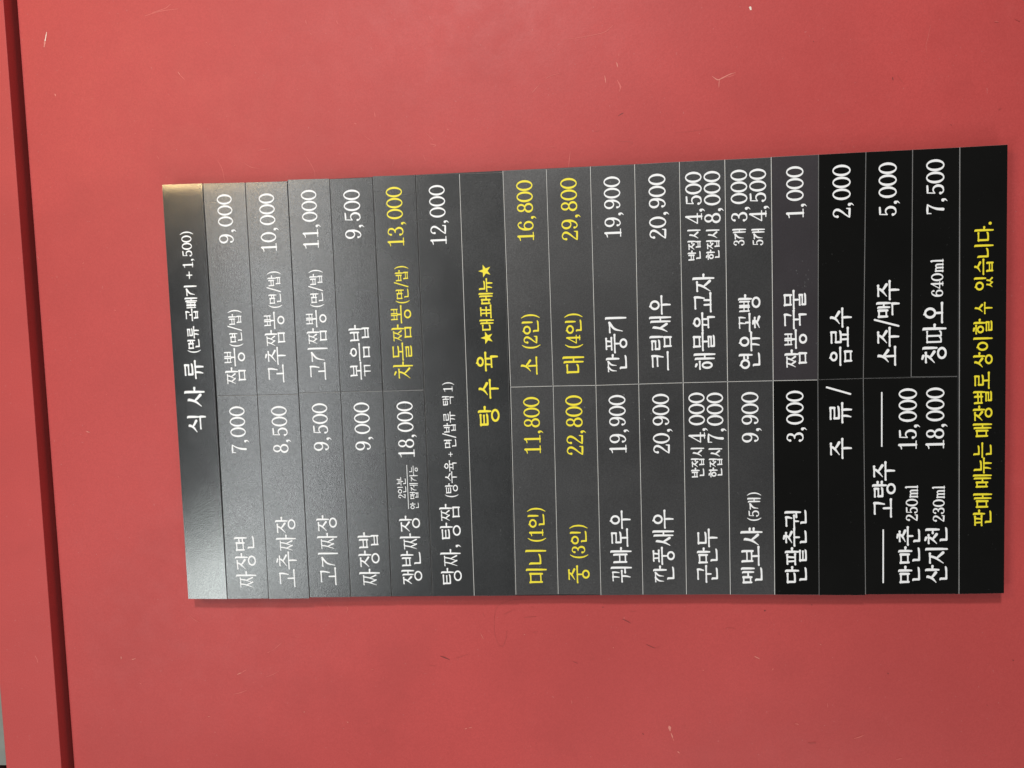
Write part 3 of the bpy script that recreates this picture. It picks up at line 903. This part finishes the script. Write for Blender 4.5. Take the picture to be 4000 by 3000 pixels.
def sheet_with_marks(name, x0, x1, z0, z1, y, marks, thick):
    v, f = box_vf(x0, x1, y, y + thick, z0, z1)
    mi = [0] * 6
    for k, (tone, wd, pts) in enumerate(marks):
        wd = wd / 1000
        P = [(a / 1000, b / 1000) for a, b in pts]
        n = 5
        if len(P) == 2:
            mx = ((P[0][0] + P[1][0]) / 2 + random.uniform(-.3, .3) * wd, (P[0][1] + P[1][1]) / 2 + random.uniform(-.3, .3) * wd)
            P.insert(1, mx)
        W = [wd * random.uniform(.55, 1.05) for _ in P]
        W[0] *= .45
        W[-1] *= .45
        PP, WW = catmull(P, W, n)
        if tone in (0, 1) or wd > .0016:
            WW = [a * random.uniform(.75, 1.2) for a in WW]
        vs, ts = union_faces(ribbon(PP, WW))
        b = len(v)
        yy = y - 0.00012 - 0.000004 * k
        v += [(q[0], yy, q[1]) for q in vs]
        for t in ts:
            f.append(tuple(b + i for i in t))
            mi.append(tone + 1)
    return mesh_obj(name, v, f, WALLMATS, None, mi)


wall_marks = [q for q in MARKS if q[2][0][1] < ZB * 1000 + 3]
beam_marks = [q for q in MARKS if q[2][0][1] >= ZB * 1000 + 3]
# a scatter of tiny nicks and rubbed specks, as on any much-touched painted wall
for _ in range(90):
    x, z = random.uniform(-620, 620), random.uniform(820, 2260)
    if -310 < x < 310 and 885 < z < 2060:
        continue
    a, l = random.uniform(0, math.tau), random.choice((.6, .8, 1.2, 2.0, 3.5, 6))
    wall_marks.append((random.choice((2, 2, 2, 2, 2, 4)), random.choice((.5, .6, .8)), [[x, z], [x + l * math.cos(a), z + l * math.sin(a)]]))

wall = sheet_with_marks('wall', -2.2, 2.2, 0.0, 2.2625, YW, wall_marks, 0.06)
wb = wall.modifiers.new('bevel', 'BEVEL')
wb.width = 0.006
wb.segments = 5
wb.limit_method = 'ANGLE'
# what closes the shadow gap between the wall and the beam, deep inside
gap_back = mesh_obj('wall', *box_vf(-2.2, 2.2, YW + 0.034, YW + 0.06, 2.2606, 2.3990), [M_BEAM])
tag(gap_back, kind='structure', label='dark red back of the shadow gap under the beam')
tag(wall, kind='structure', label='scratched matt red painted wall behind the black menu board')

beam = sheet_with_marks('beam', -2.2, 2.2, ZB, 2.3585, FY, beam_marks, YW - FY + 0.0335)
tag(beam, 'red painted flat beam running across the wall above the menu board', 'beam')
md = beam.modifiers.new('bevel', 'BEVEL')
md.width = 0.0008
md.segments = 2
md.limit_method = 'ANGLE'

upper = mesh_obj('upper_wall', *box_vf(-2.2, 2.2, YW - 0.010, YW + 0.05, 2.4004, 3.0), [M_TRIM])
tag(upper, kind='structure', label='dark grey wall above the red beam')
panel = bevel_box('wall_panel', -0.566, 2.2, YW - 0.013, YW - 0.0006, 2.3595, 2.62, 0.001, [M_GREY])
tag(panel, 'grey green panel just peeking out above the red beam', 'panel')

# ------------------------------------------------------------------ the menu board and its strips
base = bevel_box('menu_board', -0.3004, 0.2998, 0.0024, YW - 0.0006, 0.8975, 2.0495, 0.0006, [M_BASE])
tag(base, 'black backing board fixed to the red wall, carrying all the menu strips', 'menu board')


def lerp(a, b, t):
    return a + (b - a) * t


def quad(i, side):
    L0, R0, R1, L1 = [[q / 1000 for q in p] for p in ROWS[i]]
    if side == 'F':
        return L0, R0, R1, L1
    last = 17 if (side == 'L' and i == 16) else i
    M0 = [q / 1000 for q in MIDS.get(i, [-.5, 0])]
    M1 = [q / 1000 for q in MIDS.get(last + 1, [-.5, 0])]
    if i not in MIDS:
        M0 = [M1[0], lerp(L0[1], R0[1], .5)]
    if last + 1 not in MIDS:
        M1 = [M0[0], lerp(L1[1], R1[1], .5)]
    if side == 'L':
        L1 = [q / 1000 for q in ROWS[last][3]]
        return L0, M0, M1, L1
    return M0, R0, R1, M1


def build_plate(parent, q, gap, rims, mats, lift, tilt, curl=0.0, name='plate'):
    """flat printed plate with the pale core of the board showing along its cut edges
    q: corners top-left, top-right, bottom-right, bottom-left (x, z); rims: top, right, bottom, left"""
    cx = sum(p[0] for p in q) / 4
    cz = sum(p[1] for p in q) / 4
    (tl, tr, br, bl) = [list(p) for p in q]
    gt, gr, gb, gl = gap
    tl[0] += gl; bl[0] += gl; tr[0] -= gr; br[0] -= gr
    tl[1] -= gt; tr[1] -= gt; bl[1] += gb; br[1] += gb
    rt, rr, rb, rl = rims
    inner = [(tl[0] + rl, tl[1] - rt), (tr[0] - rr, tr[1] - rt), (br[0] - rr, br[1] + rb), (bl[0] + rl, bl[1] + rb)]
    outer = [tl, tr, br, bl]

    xend = max(tr[0], br[0])

    def Y(x, z, y):
        return y - lift + tilt[0] * (z - cz) + tilt[1] * (x - cx) + curl * max(0.0, x - (xend - 0.015)) ** 2
    # the inner face is a grid so that a slight bow can be given to it
    NX, NZ = 24, 4
    v, f, mi = [], [], []
    for a in range(NZ + 1):
        for b in range(NX + 1):
            s, t = (1 - (1 - b / NX) ** 2.6 if curl else b / NX), a / NZ
            x = lerp(lerp(inner[0][0], inner[1][0], s), lerp(inner[3][0], inner[2][0], s), t)
            z = lerp(lerp(inner[0][1], inner[1][1], s), lerp(inner[3][1], inner[2][1], s), t)
            v.append((x - cx, Y(x, z, 0.0), z - cz))
    for a in range(NZ):
        for b in range(NX):
            p = a * (NX + 1) + b
            f.append((p, p + NX + 1, p + NX + 2, p + 1))
            mi.append(0)
    ic = [0, NX, (NZ + 1) * (NX + 1) - 1, NZ * (NX + 1)]
    # chamfered rim and sides, walking round the grid's border
    border = [list(range(0, NX + 1)), [NX + a * (NX + 1) for a in range(NZ + 1)],
              list(range((NZ + 1) * (NX + 1) - 1, NZ * (NX + 1) - 1, -1)), [a * (NX + 1) for a in range(NZ, -1, -1)]]
    for e in range(4):
        A, B = outer[e], outer[(e + 1) % 4]
        line = []
        for q_ in border[e]:              # own copies, so the printed face keeps its own flat normals
            line.append(len(v))
            v.append(v[q_])
        n = len(line)
        o1, o2 = [], []
        for k in range(n):
            t = k / (n - 1)
            if curl and e in (0, 2):
                t = 1 - (1 - t) ** 2.6 if e == 0 else t ** 2.6
            x, z = lerp(A[0], B[0], t), lerp(A[1], B[1], t)
            o1.append(len(v)); v.append((x - cx, Y(x, z, 0.00035), z - cz))
            o2.append(len(v)); v.append((x - cx, Y(x, z, 0.0020), z - cz))
        for k in range(n - 1):
            f.append((line[k], line[k + 1], o1[k + 1], o1[k])); mi.append(1 if rims[e] > .0004 else 2)
            f.append((o1[k], o1[k + 1], o2[k + 1], o2[k])); mi.append(2)
    o = mesh_obj(name, v, f, mats, parent, mi)
    for p in o.data.polygons:
        p.use_smooth = p.material_index == 0
    return o, (cx, cz)


STRIPS = {
    '0': {'name': 'heading_strip', 'label': 'topmost black heading strip with a white title and bracketed +1,500', 'mat': 'h', 'rim': (0.0003, 0.0002, 0.0002, 0.0002), 'gap': (0.0003, 0.0002, 0.0003, 0.0002), 'tilt': (0.028, 0.0), 'curl': 2.6, 'lift': 0.00043},
    '1L': {'name': 'menu_strip', 'label': 'menu strip with white dish name priced 7,000 alone, beside the golden 9,000 strip', 'mat': 's', 'rim': (0.0003, 0.00055, 0.0002, 0.0002), 'gap': (0.00055, 0.0002, 0.0003, 0.0002), 'tilt': (-0.0047, 0.0005), 'lift': 0.00069},
    '1R': {'name': 'menu_strip', 'label': 'menu strip with golden glint, a bracketed note and the price 9,000', 'mat': 's', 'rim': (0.0003, 0.0002, 0.0002, 0.0002), 'gap': (0.00055, 0.0002, 0.0003, 0.0002), 'tilt': (-0.0029, 0.0004), 'curl': 3.0, 'lift': 0.00072},
    '2L': {'name': 'menu_strip', 'label': 'menu strip with white dish name priced 8,500', 'mat': 's', 'rim': (0.0004, 0.00055, 0.0002, 0.0002), 'gap': (0.00055, 0.0002, 0.0003, 0.0002), 'tilt': (-0.004, 0.0005), 'lift': 0.00067},
    '2R': {'name': 'menu_strip', 'label': 'menu strip priced 10,000 with a small bracketed note', 'mat': 's', 'rim': (0.0004, 0.0002, 0.0002, 0.0002), 'gap': (0.00055, 0.0002, 0.0003, 0.0002), 'tilt': (0.0049, 0.0004), 'curl': 2.2, 'lift': 0.00079},
    '3L': {'name': 'menu_strip', 'label': 'menu strip priced 9,500 beside the 11,000 strip', 'mat': 's', 'rim': (0.0003, 0.00055, 0.0002, 0.0002), 'gap': (0.0008, 0.0002, 0.0003, 0.0002), 'tilt': (-0.0046, -0.0009), 'lift': 0.00064},
    '3R': {'name': 'menu_strip', 'label': 'menu strip priced 11,000 sticking out slightly past the board edge', 'mat': 's', 'rim': (0.0003, 0.0002, 0.0002, 0.0002), 'gap': (0.0008, 0.0002, 0.0003, 0.0002), 'tilt': (0.0018, 0.0005), 'curl': 1.2, 'lift': 0.00096},
    '4L': {'name': 'menu_strip', 'label': 'menu strip priced 9,000 without a bracketed note', 'mat': 's', 'rim': (0.0003, 0.00055, 0.0002, 0.0002), 'gap': (0.00055, 0.0002, 0.0003, 0.0002), 'tilt': (0.0006, 0.0006), 'lift': 0.00077},
    '4R': {'name': 'menu_strip', 'label': 'menu strip priced 9,500 set back slightly at the board edge', 'mat': 's', 'rim': (0.0003, 0.0002, 0.0002, 0.0002), 'gap': (0.00055, 0.0002, 0.0003, 0.0002), 'tilt': (-0.008, 0.003), 'lift': 0.00086},
    '5L': {'name': 'menu_strip', 'label': 'menu strip priced 18,000 with two tiny lines of writing around a thin rule', 'mat': 's', 'rim': (0.0003, 0.00055, 0.0002, 0.0002), 'gap': (0.0007, 0.0002, 0.0003, 0.0002), 'tilt': (0.0017, -0.0011), 'lift': 0.00035},
    '5R': {'name': 'menu_strip', 'label': 'menu strip in yellow lettering priced 13,000 among white-lettered strips', 'mat': 's', 'rim': (0.0003, 0.0002, 0.0002, 0.0002), 'gap': (0.0007, 0.0002, 0.0003, 0.0002), 'tilt': (-0.0014, -0.0006), 'lift': 0.00025},
    '6': {'name': 'menu_strip', 'label': 'full-width strip with a long white bracketed note and the price 12,000', 'mat': 's', 'rim': (0.0003, 0.0002, 0.0002, 0.0002), 'gap': (0.0008, 0.0002, 0.0003, 0.0002), 'tilt': (-0.004, 0.0), 'lift': 0.00017},
    '7': {'name': 'heading_strip', 'label': 'full-width heading strip in yellow with two stars, above the 11,800 and 16,800 strips', 'mat': 's', 'rim': (0.0006, 0.0003, 0.0003, 0.0003), 'gap': (0.0003, 0.0002, 0.0003, 0.0002), 'tilt': (0.0, 0.0), 'lift': 0.00075},
    '8L': {'name': 'menu_strip', 'label': 'yellow-lettered strip for one person priced 11,800', 'mat': 'w', 'rim': (0.00052, 0.00045, 0.0003, 0.0003), 'gap': (0.0003, 0.0002, 0.0003, 0.0002), 'tilt': (-0.0007, -0.0005), 'lift': 0.00092},
    '8R': {'name': 'menu_strip', 'label': 'yellow-lettered strip for two people priced 16,800', 'mat': 'w', 'rim': (0.00052, 0.0003, 0.0003, 0.0003), 'gap': (0.0003, 0.0002, 0.0003, 0.0002), 'tilt': (0.0051, -0.0008), 'lift': 0.00097},
    '9L': {'name': 'menu_strip', 'label': 'yellow-lettered strip for three people priced 22,800', 'mat': 'w', 'rim': (0.00052, 0.00045, 0.0003, 0.0003), 'gap': (0.0003, 0.0002, 0.0003, 0.0002), 'tilt': (0.016, 0.002), 'lift': 0.00051},
    '9R': {'name': 'menu_strip', 'label': 'yellow-lettered strip for four people priced 29,800', 'mat': 'w', 'rim': (0.00052, 0.0003, 0.0003, 0.0003), 'gap': (0.0003, 0.0002, 0.0003, 0.0002), 'tilt': (0.0022, -0.001), 'lift': 0.00025},
    '10L': {'name': 'menu_strip', 'label': 'white-lettered strip priced 19,900 directly below the yellow 22,800 strip', 'mat': 'w', 'rim': (0.00052, 0.00045, 0.0003, 0.0003), 'gap': (0.0003, 0.0002, 0.0003, 0.0002), 'tilt': (-0.0027, 0.0001), 'lift': 0.00074},
    '10R': {'name': 'menu_strip', 'label': 'white-lettered strip priced 19,900 directly below the yellow 29,800 strip', 'mat': 'w', 'rim': (0.00052, 0.0003, 0.0003, 0.0003), 'gap': (0.0003, 0.0002, 0.0003, 0.0002), 'tilt': (-0.0043, -0.0004), 'lift': 0.00025},
    '11L': {'name': 'menu_strip', 'label': 'strip priced 20,900 directly above the strip with stacked 4,000 and 7,000', 'mat': 'w', 'rim': (0.00052, 0.00045, 0.0003, 0.0003), 'gap': (0.0003, 0.0002, 0.0003, 0.0002), 'tilt': (-0.0042, -0.0007), 'lift': 0.00086},
    '11R': {'name': 'menu_strip', 'label': 'strip priced 20,900 directly above the strip with stacked 4,500 and 8,000', 'mat': 'w', 'rim': (0.00052, 0.0003, 0.0003, 0.0003), 'gap': (0.0003, 0.0002, 0.0003, 0.0002), 'tilt': (0.0035, -0.0011), 'lift': 0.00085},
    '12L': {'name': 'menu_strip', 'label': 'strip with stacked prices 4,000 over 7,000', 'mat': 'w', 'rim': (0.00052, 0.00045, 0.0003, 0.0003), 'gap': (0.0003, 0.0002, 0.0003, 0.0002), 'tilt': (0.0006, -0.0009), 'lift': 0.00035},
    '12R': {'name': 'menu_strip', 'label': 'strip with stacked prices 4,500 over 8,000', 'mat': 'w', 'rim': (0.00052, 0.0003, 0.0003, 0.0003), 'gap': (0.0003, 0.0002, 0.0003, 0.0002), 'tilt': (0.0049, -0.0), 'lift': 0.00061},
    '13L': {'name': 'menu_strip', 'label': 'strip priced 9,900 with a small bracketed five-piece note', 'mat': 'w', 'rim': (0.00052, 0.00045, 0.0003, 0.0003), 'gap': (0.0003, 0.0002, 0.0003, 0.0002), 'tilt': (0.001, -0.0007), 'lift': 0.00097},
    '13R': {'name': 'menu_strip', 'label': 'strip with prices 3,000 and 4,500 for three and five pieces', 'mat': 'w', 'rim': (0.00052, 0.0003, 0.0003, 0.0003), 'gap': (0.0003, 0.0002, 0.0003, 0.0002), 'tilt': (-0.0043, -0.0001), 'lift': 0.00079},
    '14L': {'name': 'menu_strip', 'label': 'glossy pure black strip priced a single 3,000, beside the dull purplish strip', 'mat': 'g', 'rim': (0.00052, 0.00045, 0.0003, 0.0003), 'gap': (0.0003, 0.0002, 0.0003, 0.0002), 'tilt': (-0.0044, 0.0008), 'lift': 0.00089},
    '14R': {'name': 'menu_strip', 'label': 'dull purplish black strip priced 1,000', 'mat': 'm', 'rim': (0.00052, 0.0003, 0.0003, 0.0003), 'gap': (0.0003, 0.0002, 0.0003, 0.0002), 'tilt': (-0.003, 0.0002), 'lift': 0.00098},
    '15L': {'name': 'heading_strip', 'label': 'glossy black heading strip with two spaced white syllables and a slash', 'mat': 'g', 'rim': (0.00028, 0.0002, 0.0002, 0.0002), 'gap': (0.0003, 0.0002, 0.0003, 0.0002), 'tilt': (0.0048, -0.0007), 'lift': 0.0002},
    '15R': {'name': 'menu_strip', 'label': 'glossy black strip with three white syllables priced 2,000', 'mat': 'g', 'rim': (0.00028, 0.0002, 0.0002, 0.0002), 'gap': (0.0003, 0.0002, 0.0003, 0.0002), 'tilt': (-0.0031, -0.001), 'lift': 0.0007},
    '16L': {'name': 'menu_strip', 'label': 'double-height glossy black strip listing 15,000 and 18,000 under a ruled heading', 'mat': 'g', 'rim': (0.00028, 0.0002, 0.0002, 0.0002), 'gap': (0.0003, 0.0002, 0.0003, 0.0002), 'tilt': (0.0001, 0.0002), 'lift': 0.00037},
    '16R': {'name': 'menu_strip', 'label': 'glossy black strip with a slash between two drink names, priced 5,000', 'mat': 'g', 'rim': (0.00028, 0.0002, 0.0002, 0.0002), 'gap': (0.0003, 0.0002, 0.0003, 0.0002), 'tilt': (-0.005, 0.0002), 'lift': 0.00046},
    '17R': {'name': 'menu_strip', 'label': 'glossy black strip with a 640ml drink priced 7,500', 'mat': 'g', 'rim': (0.00028, 0.0002, 0.0002, 0.00045), 'gap': (0.0003, 0.0002, 0.0003, 0.0002), 'tilt': (0.0053, -0.0006), 'lift': 0.00056},
    '18': {'name': 'notice_strip', 'label': 'full-width glossy black notice strip in yellow lettering, lowest on the board', 'mat': 'g', 'rim': (0.00045, 0.0002, 0.0002, 0.0002), 'gap': (0.0003, 0.0002, 0.0003, 0.0002), 'tilt': (-0.0011, -0.0001), 'lift': 0.00091},
}



def Ysurf(x, z, cx, cz, lift, tilt):
    return -lift + tilt[0] * (z - cz) + tilt[1] * (x - cx)


for key, info in STRIPS.items():
    i = int(key.rstrip('LR'))
    side = key[-1] if key[-1] in 'LR' else 'F'
    q = quad(i, side)
    mat = {'h': M_HEAD, 's': M_SATIN, 'w': M_SATIN2, 'm': M_MATT, 'g': M_GLOSS}[info['mat']]
    tilt = info.get('tilt', (0, 0))
    lift = info.get('lift', 0.0)
    e = bpy.data.objects.new(info['name'], None)
    COL.objects.link(e)
    e.empty_display_size = 0.02
    tag(e, info['label'], 'menu strip', 'menu strips on the board')
    core = M_CORE if info['rim'][0] > .0005 else M_CORE2
    pl, (cx, cz) = build_plate(e, q, info['gap'], info['rim'], [mat, core, M_CORE2], lift, tilt, info.get('curl', 0.0))
    e.location = (cx, 0, cz)
    groups = []
    for r in RUNS:
        if r[0] != key:
            continue
        if groups and r[1] == 'price' and False:
            pass
        # words of one phrase belong together; a price, a note, a rule and a star are parts of their own
        if groups and groups[-1][0] == r[1] and r[1] in ('heading', 'notice', 'note') and info.get('join', True) \
                and not (r[1] == 'note' and r[2] in ('한접시', '5개', '안')):
            groups[-1][1].append(r)
        else:
            groups.append([r[1], [r]])
    for role, rs in groups:
        glyphs = []
        for (_, rl, tx, ref, x0, x1, zt, zb) in rs:
            hb, db = HBOLD.get(i, (1.04, 1.02))
            if rl == 'note':
                hb, db = hb * 1.12, db * 1.12
            glyphs += text_polys(tx, ref, x0 / 1000, x1 / 1000, zt / 1000, zb / 1000, (hb, db))
        vs, ts, ds = union_glyphs(glyphs)
        vv = [(p[0] - cx, Ysurf(p[0], p[1], cx, cz, lift, tilt) - 0.00018 - d, p[1] - cz) for p, d in zip(vs, ds)]
        yellow = i in (7, 8, 9, 18) or key == '5R'
        nm = {'heading': 'heading', 'notice': 'notice_text', 'note': 'note_text', 'price': 'price_text', 'dish_name': 'dish_name', 'star': 'star', 'rule': 'rule_line'}[role]
        mesh_obj(nm, vv, ts, [M_YELLOW if yellow else M_WHITE], e)
